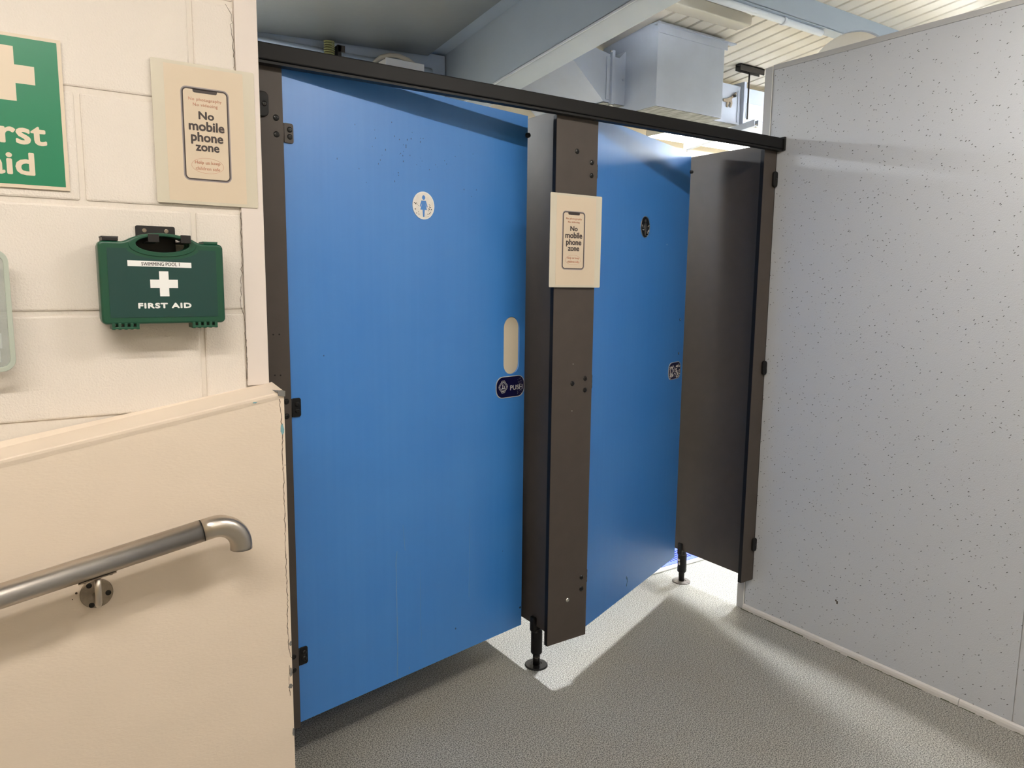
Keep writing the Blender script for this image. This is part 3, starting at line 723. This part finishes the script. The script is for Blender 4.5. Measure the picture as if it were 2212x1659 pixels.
for dx in (-.024, .024): s.cyl((xa+dx, YH, hz(xa+dx)-.0265), (xa+dx, YH, hz(xa+dx)-.0295), .004, 12)
s.build('saddle', M_flange, bk).location = -O
for x, z in ((-2.4795, .7590), (-2.5115, .7385), (-2.5140, .7820)):
    MB()._lathe(Vector((x, -.249, z)), Vector((0, -1, 0)), [(0, .0055), (.0012, .0055), (.0015, .0044), (.0004, .0036)], 16).build('screw', M_dull, bk).location = -O
mb = MB(); mb.cyl((-2.5375, -.2425, .7690), (-2.5375, -.2436, .7690), .0024, 10); mb.cyl((-2.545, -.2425, .757), (-2.545, -.2434, .757), .0012, 8)
mb.build('drill_hole', M_crack, wd)

# ================================================================== OVERHEAD STEEL, SOFFIT AND DUCTS
def yprism(x0, x1, h0, h1, ya, yb):
    """bar running along the roof slope; h0, h1 are depths under the roof plane"""
    m_ = MB()
    v = [(x, y, roof(y, h)) for y in (ya, yb) for x in (x0, x1) for h in (h0, h1)]
    m_.poly(v, [(0, 1, 3, 2), (4, 6, 7, 5), (0, 2, 6, 4), (1, 5, 7, 3), (0, 4, 5, 1), (2, 3, 7, 6)]); return m_
t = thing('roof_beam', 'deep blue-grey painted steel roof beam rising towards the viewer', 'beam', (-.2, 0, roof(0)))
O = t.location
yprism(-.290, -.278, .0, .366, Y0, Y1).build('web', M_beam, t, O)
yprism(-.290, -.112, .354, .366, Y0, Y1).build('bottom_flange', M_beam, t, O)
yprism(-.425, -.110, .012, .024, Y0, Y1).build('top_flange', M_beam, t, O)
q = yprism(-.292, -.286, .358, .368, Y0, Y1); q.build('edge_highlight', M_deckline, t, O)  # pale strip paints a highlight along the beam's lower edge

q = MB(); v = [(x, y, roof(y, h)) for y in (-4.4, 2.19) for x, d in ((-2.097, .085), (-.4255, 0)) for h in (.045+d, .062+d)]
q.poly(v, [(0, 1, 3, 2), (4, 6, 7, 5), (0, 2, 6, 4), (1, 5, 7, 3), (0, 4, 5, 1), (2, 3, 7, 6)])
o = q.build('soffit_panel', M_soffit)
tag(o, 'flat grey painted soffit panel above first cubicle, beside the deep beam', 'panel')

t = thing('cross_beam', 'pale blue-grey cross beam under the cream roof deck, above speckled wall', 'beam', (1.8, .75, roof(.75)-.06)); O = t.location
MB().box(-.10, X1, .70, .708, roof(.70)-.125, roof(.70)-.004).build('web', M_beam, t, O)
MB().box(-.10, X1, .70, .775, roof(.70)-.130, roof(.70)-.122).build('bottom_flange', M_beam, t, O)

t = thing('conduit', 'white round conduit running under the pale cross beam', 'pipe', (.9, .72, 2.82)); O = t.location
MB().tube([(-.08, .735, 2.832), (1.30, .735, 2.832)], .0185, 18).build('pipe', M_deckline, t, O)
for x in (.96, .30):
    MB().tube([(x-.012, .735, 2.832), (x+.012, .735, 2.832)], .0225, 18).build('clip', M_deckline, t, O)
    MB().box(x-.006, x+.006, .728, .742, 2.852, 2.862).build('clip_screw', M_chrome, t, O)

# supply ductwork
t = thing('ventilation_duct', 'pale blue-grey sheet metal duct with square box above the second cubicle', 'duct', (.85, 1.6, 2.435)); O = t.location
BX0, BX1, BY0, BY1, BZ = .572, 1.134, 1.28, 1.76, 2.437
MB().box(BX0, BX1, BY0, BY1, BZ+.002, 2.905, .004).build('plenum_box', M_duct, t, O)
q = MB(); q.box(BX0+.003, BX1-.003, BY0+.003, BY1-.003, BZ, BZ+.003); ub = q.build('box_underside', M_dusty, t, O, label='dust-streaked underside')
MB().box(BX0-.006, BX0+.02, BY0-.0025, BY0, BZ+.01, 2.885).build('corner_seam', M_duct, t, O)
q = MB(); q.box(BX0-.02, BX1+.085, BY0-.018, BY0+.02, 2.882, 2.888); q.box(BX0-.012, BX1+.02, BY0-.006, BY0, 2.84, 2.886); q.build('top_flange', M_duct, t, O)
# left branch and rising elbow
YB0, YB1 = 1.55, 1.84
pg = [(.574, 2.485), (.403, 2.491), (-.06, 2.875), (.20, 2.875), (.503, 2.751), (.640, 2.751), (.640, 2.485)]
pg = [(.60, 2.487), (.403, 2.491), (-.055, 2.871), (.19, 2.871), (.345, 2.778), (.503, 2.752), (.60, 2.752)]
MB().prism([(.60, 2.487), (.403, 2.491), (.503, 2.752), (.60, 2.752)], 1, YB0, YB1).build('branch', M_duct, t, O)
MB().prism([(.403, 2.491), (-.055, 2.871), (.19, 2.871), (.345, 2.778), (.503, 2.752)], 1, YB0, 2.205).build('elbow', M_duct, t, O)
MB().prism([(.520, 2.752), (.5735, 2.752), (.5735, 2.80)], 1, YB0, YB1).build('branch_flare', M_duct, t, O)
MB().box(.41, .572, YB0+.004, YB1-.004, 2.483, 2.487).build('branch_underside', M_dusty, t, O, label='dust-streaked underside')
q = MB(); q.box(.448, .470, YB0-.022, YB0+.01, 2.478, 2.782, .002); q.box(.420, .447, YB0-.006, YB0, 2.502, 2.745, .001); q.box(.474, .492, YB0-.006, YB0, 2.497, 2.745, .001)
q.build('joint_flange', M_duct, t, O)
for z in (2.472, 2.775): MB().cyl((.438, YB0-.014, z), (.470, YB0-.014, z), .0065, 10).build('flange_bolt', M_chrome, t, O)
q = MB(); q.cyl((.553, YB0, 2.632), (.553, YB0-.012, 2.632), .007, 12); q.build('access_plug', M_duct, t, O)
# right run with flange and damper lever
MB().box(BX1-.01, 1.690, 1.60, 1.82, 2.517, 2.772, .003).build('right_run', M_duct, t, O)
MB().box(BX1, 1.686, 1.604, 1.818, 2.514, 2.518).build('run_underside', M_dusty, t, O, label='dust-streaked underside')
q = MB(); q.box(1.690, 1.716, 1.574, 1.83, 2.515, 2.800, .002); q.box(1.655, 1.662, 1.594, 1.602, 2.530, 2.74, .001); q.build('run_flange', M_duct, t, O)
MB().box(1.716, 3.0, 1.60, 1.82, 2.530, 2.772, .003).build('far_run', M_duct, t, O)
q = MB(); q.box(1.735, 2.6, 1.585, 1.6005, 2.566, 2.668, .002); q.build('access_cover', M_deckline, t, O)
q = MB(); q.shape([[(1.505, 2.665), (1.545, 2.672), (1.585, 2.690), (1.615, 2.712), (1.628, 2.724), (1.632, 2.712), (1.606, 2.690), (1.585, 2.675), (1.592, 2.645), (1.582, 2.618), (1.570, 2.622), (1.575, 2.645), (1.560, 2.655), (1.548, 2.615), (1.538, 2.618), (1.540, 2.648), (1.505, 2.648)]], 1.598, .010, .001)
q.build('damper_lever', M_rust, t, O, label='rust-spotted damper lever')
q = MB(); q.cyl((1.605, 1.600, 2.695), (1.605, 1.575, 2.695), .009, 12); q.build('lever_knob', M_plasblack, t, O)

t = thing('duct_hanger', 'black threaded rod hanging from a black channel under the roof deck', 'hanger', (1.70, 1.56, roof(1.56))); O = t.location
q = MB(); zc = roof(1.5)-.028
q.box(1.555, 1.80, 1.50, 1.505, zc-.020, zc+.02); q.box(1.555, 1.80, 1.541, 1.546, zc-.020, zc+.02); q.box(1.555, 1.80, 1.50, 1.546, zc+.014, zc+.02)
q.build('channel', M_dull, t, O)
q = MB(); q.cyl((1.672, 1.523, 2.54), (1.672, 1.523, zc+.01), .0055, 12); q.cyl((1.672, 1.523, zc-.02), (1.672, 1.523, zc-.006), .011, 6); q.build('rod', M_dull, t, O)

t = thing('support_channel', 'grey steel support channel crossing beneath the duct and glowing light', 'channel', (1.63, 1.7, 2.47)); O = t.location
q = MB()
def strut(x0, x1, dz0, dz1):
    a = (1.45, 2.505); b = (2.00, 2.41)
    v = [(x+.10*(0 if y == a[0] else -1)*.9, y, z+dz) for (y, z) in (a, b) for x in (x0, x1) for dz in (dz0, dz1)]
    q.poly(v, [(0, 1, 3, 2), (4, 6, 7, 5), (0, 2, 6, 4), (1, 5, 7, 3), (0, 4, 5, 1), (2, 3, 7, 6)])
strut(1.660, 1.664, -.018, .022); strut(1.700, 1.704, -.018, .022); strut(1.660, 1.704, -.020, -.016)
q.build('channel', M_duct, t, O)
MB().cyl((1.69, 1.46, 2.50), (1.69, 1.46, 2.475), .010, 6).build('nut', M_chrome, t, O)
q = MB(); q.cyl((1.592, 1.985, 2.40), (1.592, 1.985, 2.372), .007, 8); q.build('nut', M_chrome, t, O)

# white round duct behind the speckled wall
t = thing('round_duct', 'white round duct with domed end above the speckled wall', 'duct', (1.4, .42, 2.56)); O = t.location
q = MB(); q.tube([(1.00, .42, 2.475), (1.003, .42, 2.475), (1.02, .42, 2.475), (1.05, .42, 2.475), (1.10, .42, 2.475), (3.6, .42, 2.475)], [.10, .16, .205, .228, .24, .24], 48)
q.build('drum', mat('white_drum_paint', lin(228, 224, 216), .4), t, O)
MB().tube([(1.085, .42, 2.475), (1.10, .42, 2.475)], .245, 48).build('band', M_duct, t, O)

# old batten light under the roof, unlit
t = thing('batten_light', 'unlit old batten light with yellowed clear cover under the roof deck', 'light', (.2, .95, 2.9)); O = t.location
MB().box(.14, .965, .975, 1.045, 2.915, 2.934, .003).build('housing', M_lampbody, t, O)
MB().shape([rrect(.13, .975, 2.862, 2.924, .018)], 1.055, .10, .006).build('cover', M_lampclear, t, O)
MB().cyl((.18, 1.01, 2.892), (.90, 1.01, 2.892), .013, 14).build('tube', M_lampbody, t, O)

# eaves beam, cable coil and white junction box in the gap over the rail
t = thing('eaves_beam', 'blue-grey eaves beam seen in the gap above the black rail', 'beam', (-1.2, 2.25, 2.65)); O = t.location
MB().box(-2.09, -.30, 2.21, 2.295, 2.50, 2.775).build('beam_body', M_beam, t, O)
q = MB(); q.tube([(-2.09, 2.20, 2.665), (-.40, 2.20, 2.665)], .020, 12); q.tube([(-2.09, 2.19, 2.612), (-.40, 2.19, 2.612)], .014, 12); q.build('pipe', M_beam, t, O)
t = tag(MB().tube([(-1.06+.026*math.cos(k*.55), 2.135+.026*math.sin(k*.55), 2.712-.0011*k) for k in range(92)], .0042, 8).build('cable_coil', M_coil), 'coiled yellow-green cable over the black rail, above first door', 'cable')
o = MB().box(-1.018, -.995, 2.12, 2.21, 2.58, 2.695, .002); o.box(-1.018, -.975, 2.12, 2.126, 2.66, 2.695)
tag(o.build('angle_bracket', M_dull), 'dark angle bracket beside the coiled cable', 'bracket')
t = thing('junction_box', 'white square junction box peeking over the rail beside the beam', 'box', (-.65, 2.1, 2.55)); O = t.location
MB().box(-.765, -.530, 2.05, 2.15, 2.50, 2.652, .003).build('case', M_box_white, t, O)
MB().box(-.72, -.58, 2.149, 2.2095, 2.50, 2.56).build('mount', M_box_white, t, O)
MB().box(-.768, -.527, 2.044, 2.05, 2.50, 2.655, .002).build('cover', M_box_white, t, O)
o = MB().tube([(-.80+.0, 2.185, 2.60), (-.775, 2.185, 2.655), (-.735, 2.185, 2.69), (-.68, 2.185, 2.712), (-.62, 2.185, 2.717), (-.56, 2.185, 2.705), (-.50, 2.185, 2.675), (-.465, 2.185, 2.63)], .013, 12).build('cable', mat('cream_cable', lin(196, 192, 178), .5))
tag(o, 'thick cream cable arching behind the white junction box', 'cable')

# ================================================================== SHOWER MAT AND THRESHOLD
t = thing('shower_mat', 'blue slatted rubber mat on the floor under the far divider', 'mat', (.35, .64, 0)); O = t.location
q = MB(); q.box(-.12, 1.10, .566, .592, 0, .012, .001); q.box(-.12, 1.10, .700, .722, 0, .012, .001); q.build('border', M_mat, t, O)
q = MB(); x = -.12
while x < 1.09: q.box(x, x+.0125, .590, .702, .002, .0115); x += .0205
q.build('slats', M_mat, t, O, kind='stuff')
MB().box(-.119, 1.099, .567, .721, .0002, .0015).build('backing', M_navy, t, O)
MB().box(-.62, 1.2, .536, .5655, 0, .010, .003).build('trim_3', M_whitestep, kind='structure')
MB().box(.0, 1.2, .724, .80, 0, .14, .003).build('overlit_floor_block', M_whitestep, kind='structure')  # made-up white block standing in for overlit floor beyond the mat

# ================================================================== LUMINAIRES
for i, (lab, x0, x1, y0, y1, z0, st, c) in enumerate(LIGHTS):
    t = thing('ceiling_light', lab, 'light', ((x0+x1)/2, (y0+y1)/2, z0)); O = t.location
    MB().box(x0, x1, y0, y1, z0+.045, z0+.062, .002).build('housing', M_lampbody, t, O)
    if x1-x0 > .2:
        for yy in (y0, y1-.003): MB().box(x0, x1, yy, yy+.003, z0+.012, z0+.045).build('side_shield', M_lampbody, t, O)
        for xx in (x0, x1-.003): MB().box(xx, xx+.003, y0, y1, z0+.004, z0+.045).build('end_cap', M_lampbody, t, O)
    else:                                       # small fitting; dark shields and louvres added to keep its light off the ducts
        for xx in (x0-.003, x1): MB().box(xx, xx+.003, y0, y1, z0-.050, z0+.045).build('side_shield', M_dull, t, O)
        for k in range(5):
            yk = y0+(y1-y0-.003)*k/4
            MB().box(x0, x1, yk, yk+.003, z0-.050, z0+(.045 if k in (0, 4) else -.001)).build('louvre_blade', M_dull, t, O)
    MB().box(x0+.01, x1-.01, y0+.0045, y1-.0045, z0, z0+.044, .004).build('diffuser', emit('lit_diffuser', c, st), t, O)
    ym = (y0+y1)/2
    if x1-x0 < .2:
        for y in (y0+.06, y1-.06): MB().cyl(((x0+x1)/2, y, z0+.06), ((x0+x1)/2, y, roof(y)+.002), .004, 8).build('suspension_rod', M_dull, t, O).rotation_euler = (0, -.4, 0)
        t.rotation_euler = (0, .4, 0)            # tilted towards the cubicle
        continue
    for x in (x0+.25, x1-.15):
        if i == 3: MB().box(x-.012, x+.012, y1-.01, 2.2995, z0+.050, z0+.060).build('wall_arm', M_lampbody, t, O)
        else: MB().cyl((x, ym, z0+.06), (x, ym, roof(ym)-(.064+.0508*(-.4255-x) if x < -.43 else -.002)), .004, 8).build('suspension_rod', M_dull, t, O)
